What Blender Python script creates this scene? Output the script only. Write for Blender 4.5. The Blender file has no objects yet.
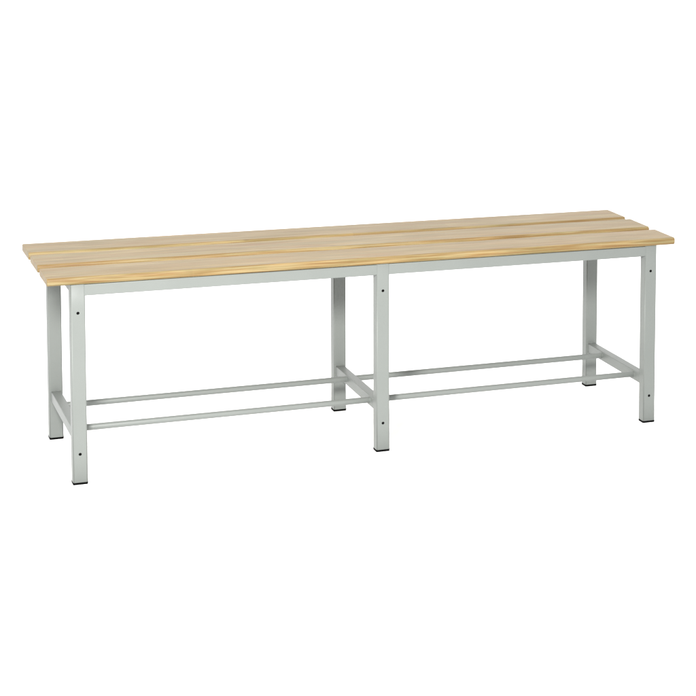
import bpy, bmesh, math
from mathutils import Vector, Matrix

S = 1.05                       # metres per unit of the measured bench
scn = bpy.context.scene
col = scn.collection

# ---------------------------------------------------------------- camera
CX, CY, CZ = -0.5521, -4.3029, 1.2638
YAW, PITCH, ROLL = 0.4711, 0.1040, 0.0206
FPX, PX, PY = 2060.4, 799.43, 91.17       # in pixels of a 696 px frame
fw = Vector((math.sin(YAW) * math.cos(PITCH), math.cos(YAW) * math.cos(PITCH), -math.sin(PITCH)))
rt0 = Vector((math.cos(YAW), -math.sin(YAW), 0))
up0 = rt0.cross(fw)
rt = math.cos(ROLL) * rt0 + math.sin(ROLL) * up0
up = -math.sin(ROLL) * rt0 + math.cos(ROLL) * up0
cam = bpy.data.cameras.new("camera")
cam.sensor_width = 36.0
cam.lens = FPX / 696 * 36.0
cam.shift_x = (348 - PX) / 696
cam.shift_y = (PY - 348) / 696
cam.clip_start, cam.clip_end = 0.05, 500
co = bpy.data.objects.new("camera", cam)
col.objects.link(co)
M = Matrix((rt, up, -fw)).transposed().to_4x4()
M.translation = Vector((CX, CY, CZ)) * S
co.matrix_world = M
scn.camera = co

# ---------------------------------------------------------------- studio light
world = bpy.data.worlds.new("World")
scn.world = world
world.use_nodes = True
bg = world.node_tree.nodes["Background"]
bg.inputs[0].default_value = (1, 1, 1, 1)
bg.inputs[1].default_value = 1.98

def spot(name, loc, target, radius, power, angle, color=(1, 1, 1)):
    l = bpy.data.lights.new(name, 'SPOT')
    l.shadow_soft_size = radius
    l.energy = power
    l.spot_size = math.radians(angle)
    l.spot_blend = 1.0
    l.color = color
    o = bpy.data.objects.new(name, l)
    col.objects.link(o)
    o.location = loc
    o.rotation_euler = (Vector(target) - Vector(loc)).to_track_quat('-Z', 'Y').to_euler()
    return o

spot("studio_lamp", (-0.50, -2.2, 1.35), (0.57, 0.0, 0.32), 0.20, 650, 64, (1.0, 0.99, 0.97))

scn.view_settings.view_transform = 'Standard'
scn.view_settings.look = 'None'
scn.view_settings.exposure = 0
scn.view_settings.gamma = 1

# ---------------------------------------------------------------- materials
class NT:
    def __init__(self, name):
        self.m = bpy.data.materials.new(name)
        self.m.use_nodes = True
        self.t = self.m.node_tree
        self.b = self.t.nodes["Principled BSDF"]
    def n(self, kind, **kw):
        nd = self.t.nodes.new(kind)
        for k, v in kw.items():
            if k.startswith('i_'):
                nd.inputs[k[2:].replace('_', ' ')].default_value = v
            else:
                setattr(nd, k, v)
        return nd
    def l(self, a, b):
        self.t.links.new(a, b)
    def math(self, op, a, b=None, c=None, clamp=False):
        nd = self.t.nodes.new('ShaderNodeMath')
        nd.operation = op
        nd.use_clamp = clamp
        for i, v in enumerate((a, b, c)):
            if v is None: continue
            if isinstance(v, (int, float)): nd.inputs[i].default_value = v
            else: self.l(v, nd.inputs[i])
        return nd.outputs[0]
    def ramp(self, fac, stops):
        nd = self.t.nodes.new('ShaderNodeValToRGB')
        e = nd.color_ramp.elements
        while len(e) < len(stops): e.new(0.5)
        for el, (p, c) in zip(e, stops):
            el.position = p
            el.color = (*c, 1) if len(c) == 3 else c
        self.l(fac, nd.inputs[0])
        return nd.outputs[0]
    def mix(self, fac, a, b, mode='MIX'):
        nd = self.t.nodes.new('ShaderNodeMix')
        nd.data_type = 'RGBA'
        nd.blend_type = mode
        for s, v in ((nd.inputs[0], fac), (nd.inputs[6], a), (nd.inputs[7], b)):
            if isinstance(v, (int, float)): s.default_value = v
            elif isinstance(v, tuple): s.default_value = (*v, 1)
            else: self.l(v, s)
        return nd.outputs[2]

def make_wood():
    w = NT("varnished_pine")
    tc = w.n('ShaderNodeTexCoord')
    info = w.n('ShaderNodeObjectInfo')
    sep = w.n('ShaderNodeSeparateXYZ')
    w.l(tc.outputs['Object'], sep.inputs[0])
    X, Y, Z = sep.outputs
    rnd = info.outputs['Random']
    # each board is glued up from strips across its width and blocks along its length
    strip = w.math('FLOOR', w.math('DIVIDE', w.math('ADD', Y, w.math('MULTIPLY', rnd, 0.02)), 0.041))
    shift = w.math('FRACT', w.math('MULTIPLY', w.math('SINE', w.math('ADD', w.math('MULTIPLY', strip, 12.99), w.math('MULTIPLY', rnd, 40))), 43.7))
    block = w.math('FLOOR', w.math('ADD', w.math('DIVIDE', X, 0.95), shift))
    comb = w.n('ShaderNodeCombineXYZ')
    w.l(strip, comb.inputs[0]); w.l(block, comb.inputs[1]); w.l(w.math('MULTIPLY', rnd, 91), comb.inputs[2])
    wn = w.n('ShaderNodeTexWhiteNoise', noise_dimensions='3D')
    w.l(comb.outputs[0], wn.inputs['Vector'])
    bv = wn.outputs['Value']
    bs = w.n('ShaderNodeSeparateColor')
    w.l(wn.outputs['Color'], bs.inputs[0])
    wn2 = w.n('ShaderNodeTexWhiteNoise', noise_dimensions='2D')
    comb2 = w.n('ShaderNodeCombineXYZ')
    w.l(strip, comb2.inputs[0]); w.l(w.math('MULTIPLY', rnd, 57), comb2.inputs[1])
    w.l(comb2.outputs[0], wn2.inputs['Vector'])
    sv = wn2.outputs['Value']
    ss = w.n('ShaderNodeSeparateColor')
    w.l(wn2.outputs['Color'], ss.inputs[0])
    # stretched coordinates, offset per strip
    def coords(sx, sy, sz, off):
        c = w.n('ShaderNodeCombineXYZ')
        w.l(w.math('ADD', w.math('MULTIPLY', X, sx), w.math('MULTIPLY', sv, off)), c.inputs[0])
        w.l(w.math('ADD', w.math('MULTIPLY', Y, sy), w.math('MULTIPLY', rnd, 17)), c.inputs[1])
        w.l(w.math('MULTIPLY', Z, sz), c.inputs[2])
        return c.outputs[0]
    warp = w.n('ShaderNodeTexNoise', i_Scale=1.0, i_Detail=3.0, i_Roughness=0.55)
    w.l(coords(0.9, 14, 14, 37), warp.inputs['Vector'])
    # growth rings round a pith that lies below and beside the strip
    py = w.math('SUBTRACT', Y, w.math('MULTIPLY', w.math('SUBTRACT', ss.outputs[0], 0.5), 0.12))
    pz = w.math('ADD', Z, w.math('ADD', 0.015, w.math('MULTIPLY', ss.outputs[1], 0.04)))
    rad = w.math('SQRT', w.math('ADD', w.math('MULTIPLY', py, py), w.math('MULTIPLY', pz, pz)))
    ringv = w.math('ADD', w.math('MULTIPLY', rad, 230), w.math('MULTIPLY', warp.outputs['Fac'], 6.0))
    ring = w.math('FRACT', ringv)
    late = w.ramp(ring, [(0.0, (0, 0, 0)), (0.45, (.12, .12, .12)), (0.82, (1, 1, 1)), (0.93, (.8, .8, .8)), (1.0, (0, 0, 0))])
    fib = w.n('ShaderNodeTexNoise', i_Scale=1.0, i_Detail=4.0, i_Roughness=0.6)
    w.l(coords(14, 900, 900, 11), fib.inputs['Vector'])
    blotch = w.n('ShaderNodeTexNoise', i_Scale=1.0, i_Detail=2.0)
    w.l(coords(5, 25, 25, 71), blotch.inputs['Vector'])
    early = w.mix(bv, (0.185, 0.145, 0.064), (0.163, 0.128, 0.056))
    early = w.mix(w.math('MULTIPLY', bs.outputs[2], 0.4), early, (0.172, 0.126, 0.060))
    lat = w.mix(bv, (0.136, 0.076, 0.020), (0.124, 0.070, 0.020))
    tone = w.n('ShaderNodeTexNoise', i_Scale=1.0, i_Detail=3.0, i_Roughness=0.6)
    w.l(coords(6, 75, 75, 23), tone.inputs['Vector'])
    early = w.mix(1.0, early, w.ramp(tone.outputs['Fac'], [(0.34, (.80, .83, .72)), (0.5, (1, 1, 1)), (0.64, (1.16, 1.08, 1.02))]), 'MULTIPLY')
    amt = w.math('MULTIPLY', late, w.ramp(blotch.outputs['Fac'], [(0.3, (.40, .40, .40)), (0.7, (1, 1, 1))]))
    c = w.mix(amt, early, lat)
    c = w.mix(1.0, c, w.ramp(fib.outputs['Fac'], [(0.25, (.90, .88, .85)), (0.75, (1.06, 1.06, 1.06))]), 'MULTIPLY')
    streak = w.n('ShaderNodeTexNoise', i_Scale=1.0, i_Detail=3.0, i_Roughness=0.65)
    w.l(coords(7.0, 300, 340, 53), streak.inputs['Vector'])
    c = w.mix(1.0, c, w.ramp(streak.outputs['Fac'], [(0.34, (1.16, 1.18, 1.30)), (0.47, (1, 1, 1)), (0.55, (.90, .81, .68)), (0.66, (.76, .59, .40))]), 'MULTIPLY')
    # a few small brown knots
    vor = w.n('ShaderNodeTexVoronoi', voronoi_dimensions='3D', i_Scale=1.0, i_Randomness=1.0)
    w.l(coords(6.5, 17, 10, 5), vor.inputs['Vector'])
    knot = w.ramp(vor.outputs['Distance'], [(0.0, (.75, .75, .75)), (0.035, (.55, .55, .55)), (0.075, (0, 0, 0))])
    c = w.mix(knot, c, (0.078, 0.04, 0.014))
    w.l(c, w.b.inputs['Base Color'])
    rg = w.math('ADD', 0.42, w.math('MULTIPLY', blotch.outputs['Fac'], 0.12))
    w.l(rg, w.b.inputs['Roughness'])
    w.b.inputs['IOR'].default_value = 1.45
    w.b.inputs['Specular IOR Level'].default_value = 0.40
    bp = w.n('ShaderNodeBump', i_Strength=0.12, i_Distance=0.0006)
    w.l(fib.outputs['Fac'], bp.inputs['Height'])
    w.l(bp.outputs[0], w.b.inputs['Normal'])
    return w.m

def make_steel():
    w = NT("grey_powder_coat")
    tc = w.n('ShaderNodeTexCoord')
    big = w.n('ShaderNodeTexNoise', i_Scale=9.0, i_Detail=3.0)
    w.l(tc.outputs['Object'], big.inputs['Vector'])
    c = w.ramp(big.outputs['Fac'], [(0.3, (.115, .124, .116)), (0.7, (.122, .131, .123))])
    w.l(c, w.b.inputs['Base Color'])
    w.b.inputs['Roughness'].default_value = 0.45
    w.b.inputs['Specular IOR Level'].default_value = 0.33
    fine = w.n('ShaderNodeTexNoise', i_Scale=420.0, i_Detail=2.0)
    w.l(tc.outputs['Object'], fine.inputs['Vector'])
    bp = w.n('ShaderNodeBump', i_Strength=0.10, i_Distance=0.0004)
    w.l(fine.outputs['Fac'], bp.inputs['Height'])
    w.l(bp.outputs[0], w.b.inputs['Normal'])
    return w.m

def make_black():
    w = NT("black_plastic_and_hole_shade")  # plastic of the foot caps, also painted darkness inside the leg holes
    tc = w.n('ShaderNodeTexCoord')
    nz = w.n('ShaderNodeTexNoise', i_Scale=160.0)
    w.l(tc.outputs['Object'], nz.inputs['Vector'])
    w.l(w.ramp(nz.outputs['Fac'], [(0.3, (.0015, .0015, .0015)), (0.7, (.003, .003, .003))]), w.b.inputs['Base Color'])
    w.b.inputs['Roughness'].default_value = 0.65
    w.b.inputs['Specular IOR Level'].default_value = 0.02
    return w.m

def make_floor():
    w = NT("white_studio_floor")
    tc = w.n('ShaderNodeTexCoord')
    nz = w.n('ShaderNodeTexNoise', i_Scale=3.0)
    w.l(tc.outputs['Object'], nz.inputs['Vector'])
    w.l(w.ramp(nz.outputs['Fac'], [(0.3, (.945, .945, .945)), (0.7, (.955, .955, .955))]), w.b.inputs['Base Color'])
    w.b.inputs['Roughness'].default_value = 1.0
    w.b.inputs['Specular IOR Level'].default_value = 0.0
    return w.m

WOOD, STEEL, BLACK, WHITE = make_wood(), make_steel(), make_black(), make_floor()

# ---------------------------------------------------------------- mesh helpers
def link(name, bm, mat, parent=None, loc=(0, 0, 0), weighted=True):
    me = bpy.data.meshes.new(name)
    bmesh.ops.recalc_face_normals(bm, faces=bm.faces)
    bm.to_mesh(me)
    bm.free()
    me.materials.append(mat)
    for p in me.polygons: p.use_smooth = True
    o = bpy.data.objects.new(name, me)
    col.objects.link(o)
    o.location = loc
    if parent: o.parent = parent
    if weighted:
        m = o.modifiers.new("weighted", 'WEIGHTED_NORMAL')
        m.keep_sharp = True
    return o

def box(x0, x1, y0, y1, z0, z1):
    bm = bmesh.new()
    bmesh.ops.create_cube(bm, size=1)
    for v in bm.verts:
        v.co = Vector(((x0 + x1) / 2 + v.co.x * (x1 - x0), (y0 + y1) / 2 + v.co.y * (y1 - y0), (z0 + z1) / 2 + v.co.z * (z1 - z0)))
    return bm

def bevel(bm, r, seg, pick=None):
    es = [e for e in bm.edges if pick is None or pick((e.verts[1].co - e.verts[0].co).normalized(), e)]
    bmesh.ops.bevel(bm, geom=es, offset=r, segments=seg, profile=0.5, affect='EDGES', clamp_overlap=True)
    return bm

# ---------------------------------------------------------------- floor
bm = bmesh.new()
bmesh.ops.create_circle(bm, cap_ends=True, segments=96, radius=120)
fl = link("floor", bm, WHITE, weighted=False)
fl["kind"] = "structure"

# ---------------------------------------------------------------- bench
LW, LD = 0.0285 * S, 0.0285 * S            # square leg tube
D = 0.3966 * S                             # frame depth
XS = [0.0, 0.6270 * S, 1.2520 * S]         # left edges of the three leg pairs
ZSEAT = 0.430 * S
TH = 0.0165 * S                            # slat thickness
ZU = ZSEAT - TH                            # underside of the seat = top of the frame
ZR = 0.3902 * S                            # underside of the top rails
CAP = 0.0045
ZH, ZL = 0.3554 * S, 0.0633 * S
ZST0, ZST1 = 0.0857 * S, 0.1085 * S        # low stretchers
ROD_R, ROD_Z = 0.0066 * S, 0.0990 * S
ROD_Y = (0.0724 * S, 0.2737 * S)

bench = bpy.data.objects.new("bench", None)
bench.empty_display_size = 0.2
col.objects.link(bench)
bench["label"] = "long pine slat bench on pale grey six legged steel frame with low foot rods"
bench["category"] = "bench"

# pine slats
OH, L1 = 0.0445 * S, XS[2] + LW + 0.0445 * S
for y0, y1, zoff in ((-0.0025, 0.1190, 0), (0.1503, 0.2736, 0.0006), (0.3010, 0.4205, 0.0003)):
    y0 *= S; y1 *= S
    lx, ly = (L1 + OH) / 2, (y1 - y0) / 2
    bm = box(-lx, lx, -ly, ly, -TH / 2, TH / 2)
    bevel(bm, 0.0062, 6, lambda d, e: abs(d.x) > 0.9)
    bevel(bm, 0.0022, 3, lambda d, e: abs(e.verts[0].co.x) > lx - 1e-5 and abs(e.verts[1].co.x) > lx - 1e-5 and len({round(f.normal.x) for f in e.link_faces}) == 2)
    link("seat_slat", bm, WOOD, bench, ((L1 - OH) / 2, (y0 + y1) / 2, ZU + TH / 2 + zoff + 0.0002))

# legs, with a drilled hole above and below in the front ones
def leg_mesh(holes):
    h0, h1 = CAP, ZU
    bm = box(-LW / 2, LW / 2, 0, LD, h0, h1)
    bevel(bm, 0.0026, 4, lambda d, e: abs(d.z) > 0.9)
    if holes:
        # cut the front face open round each hole
        front = max(bm.faces, key=lambda f: f.calc_area() if f.normal.y < -0.9 else 0)
        xs = sorted({round(v.co.x, 6) for v in front.verts})
        xa, xb = xs[0], xs[-1]
        vs = {(round(v.co.x, 6), v.co.z > 0.2): v for v in front.verts}
        bm.faces.remove(front)
        N, R, DEEP, B = 24, 0.0033, 0.0022, 0.007
        lo = [vs[(xa, False)], vs[(xb, False)]]
        for zc in sorted((ZL, ZH)):
            sq0 = [bm.verts.new((xa, 0, zc - B)), bm.verts.new((xb, 0, zc - B))]
            sq1 = [bm.verts.new((xa, 0, zc + B)), bm.verts.new((xb, 0, zc + B))]
            bm.faces.new((lo[0], lo[1], sq0[1], sq0[0]))
            ring = [bm.verts.new((R * math.cos(2 * math.pi * k / N), 0, zc + R * math.sin(2 * math.pi * k / N))) for k in range(N)]
            deep = [bm.verts.new((v.co.x * .97, DEEP, zc + (v.co.z - zc) * .97)) for v in ring]
            q = N // 8
            corners = {q: sq1[1], 3 * q: sq1[0], 5 * q: sq0[0], 7 * q: sq0[1]}
            order = [q, 3 * q, 5 * q, 7 * q]
            for i, a in enumerate(order):
                b = order[(i + 1) % 4]
                seq = [ring[k % N] for k in range(a, (b if b > a else b + N) + 1)]
                bm.faces.new([corners[a]] + seq + [corners[b]])
            for k in range(N):
                bm.faces.new((ring[k], ring[(k + 1) % N], deep[(k + 1) % N], deep[k]))
            lo = sq1
        bm.faces.new((lo[0], lo[1], vs[(xb, True)], vs[(xa, True)]))
    return bm

def disc(zc):  # black disc in a hole, stands in for the shade inside the hollow tube
    bm = bmesh.new()
    bmesh.ops.create_cone(bm, cap_ends=True, segments=24, radius1=0.00335, radius2=0.00335, depth=0.004,
                          matrix=Matrix.Translation((0, 0.0028, zc)) @ Matrix.Rotation(math.pi / 2, 4, 'X'))
    return bm

def cap_mesh():
    e = 0.0003
    bm = box(-LW / 2 - e, LW / 2 + e, -e, LD + e, 0.0, CAP + 0.0001)
    bevel(bm, 0.0026, 3, lambda d, ed: abs(d.z) > 0.9)
    return bm

for x in XS:
    for front in (True, False):
        lg = link("leg", leg_mesh(front), STEEL, bench, (x + LW / 2, 0 if front else D - LD, 0))
        link("foot_cap", cap_mesh(), BLACK, lg)
        if front:
            link("hole_shade_disc", disc(ZL), BLACK, lg)
            link("hole_shade_disc", disc(ZH), BLACK, lg)

def bead(bm, pts, r):
    # a slightly lumpy weld bead along a closed path of points
    n, k = len(pts), 8
    rings = []
    for i, p in enumerate(pts):
        t = (pts[(i + 1) % n] - pts[i - 1]).normalized()
        a = t.orthogonal().normalized(); b = t.cross(a)
        rr = r * (1 + 0.18 * math.sin(i * 2.1) + 0.1 * math.sin(i * 5.3))
        rings.append([bm.verts.new(p + rr * (math.cos(2 * math.pi * j / k) * a + math.sin(2 * math.pi * j / k) * b)) for j in range(k)])
    for i in range(n):
        A, B = rings[i], rings[(i + 1) % n]
        o = min(range(k), key=lambda q: sum((A[j].co - B[(j + q) % k].co).length for j in range(k)))
        for j in range(k):
            bm.faces.new((A[j], A[(j + 1) % k], B[(j + 1 + o) % k], B[(j + o) % k]))

def rect_path(hx, z0, z1, y, step=0.0025):
    c = [(-hx, z0), (hx, z0), (hx, z1), (-hx, z1)]
    out = []
    for i in range(4):
        (xa, za), (xb, zb) = c[i], c[(i + 1) % 4]
        n = max(2, int(math.hypot(xb - xa, zb - za) / step))
        out += [Vector((xa + (xb - xa) * q / n, y, za + (zb - za) * q / n)) for q in range(n)]
    return out

# top rails between the legs, front and back
RT = 0.020 * S
for a, b in ((XS[0] + LW, XS[1]), (XS[1] + LW, XS[2])):
    for y in (0.0005, D - RT - 0.0005):
        hx = (b - a) / 2 + 0.0012
        bm = box(-hx, hx, 0, RT, ZR, ZU - 0.0002)
        bevel(bm, 0.0016, 3, lambda d, e: abs(d.x) > 0.9)
        link("top_rail", bm, STEEL, bench, ((a + b) / 2, y, 0))

# cross rails under the seat and low stretchers from front leg to back leg
SW = 0.020 * S
for x in XS:
    bm = box(-SW / 2, SW / 2, LD - 0.0012, D - LD + 0.0012, ZR + 0.0004, ZU - 0.0003)
    bevel(bm, 0.0016, 3, lambda d, e: abs(d.y) > 0.9)
    link("cross_rail", bm, STEEL, bench, (x + LW / 2, 0, 0))
    bm = box(-SW / 2, SW / 2, LD - 0.0012, D - LD + 0.0012, ZST0, ZST1)
    bevel(bm, 0.0018, 3, lambda d, e: abs(d.y) > 0.9)
    for y in (LD, D - LD):
        bead(bm, rect_path(SW / 2, ZST0, ZST1, y), 0.0012)
    link("stretcher", bm, STEEL, bench, (x + LW / 2, 0, 0))

# round rods between the stretchers
for i in range(2):
    a = XS[i] + LW / 2 + SW / 2 - 0.0006
    b = XS[i + 1] + LW / 2 - SW / 2 + 0.0006
    for y in ROD_Y:
        bm = bmesh.new()
        bmesh.ops.create_cone(bm, cap_ends=True, segments=40, radius1=ROD_R, radius2=ROD_R, depth=b - a,
                              matrix=Matrix.Rotation(math.pi / 2, 4, 'Y'))
        for sx in (-1, 1):
            bead(bm, [Vector((sx * ((b - a) / 2 - 0.0006), ROD_R * math.cos(q * math.pi / 14), ROD_R * math.sin(q * math.pi / 14))) for q in range(28)], 0.0011)
        link("foot_rod", bm, STEEL, bench, ((a + b) / 2, y, ROD_Z))
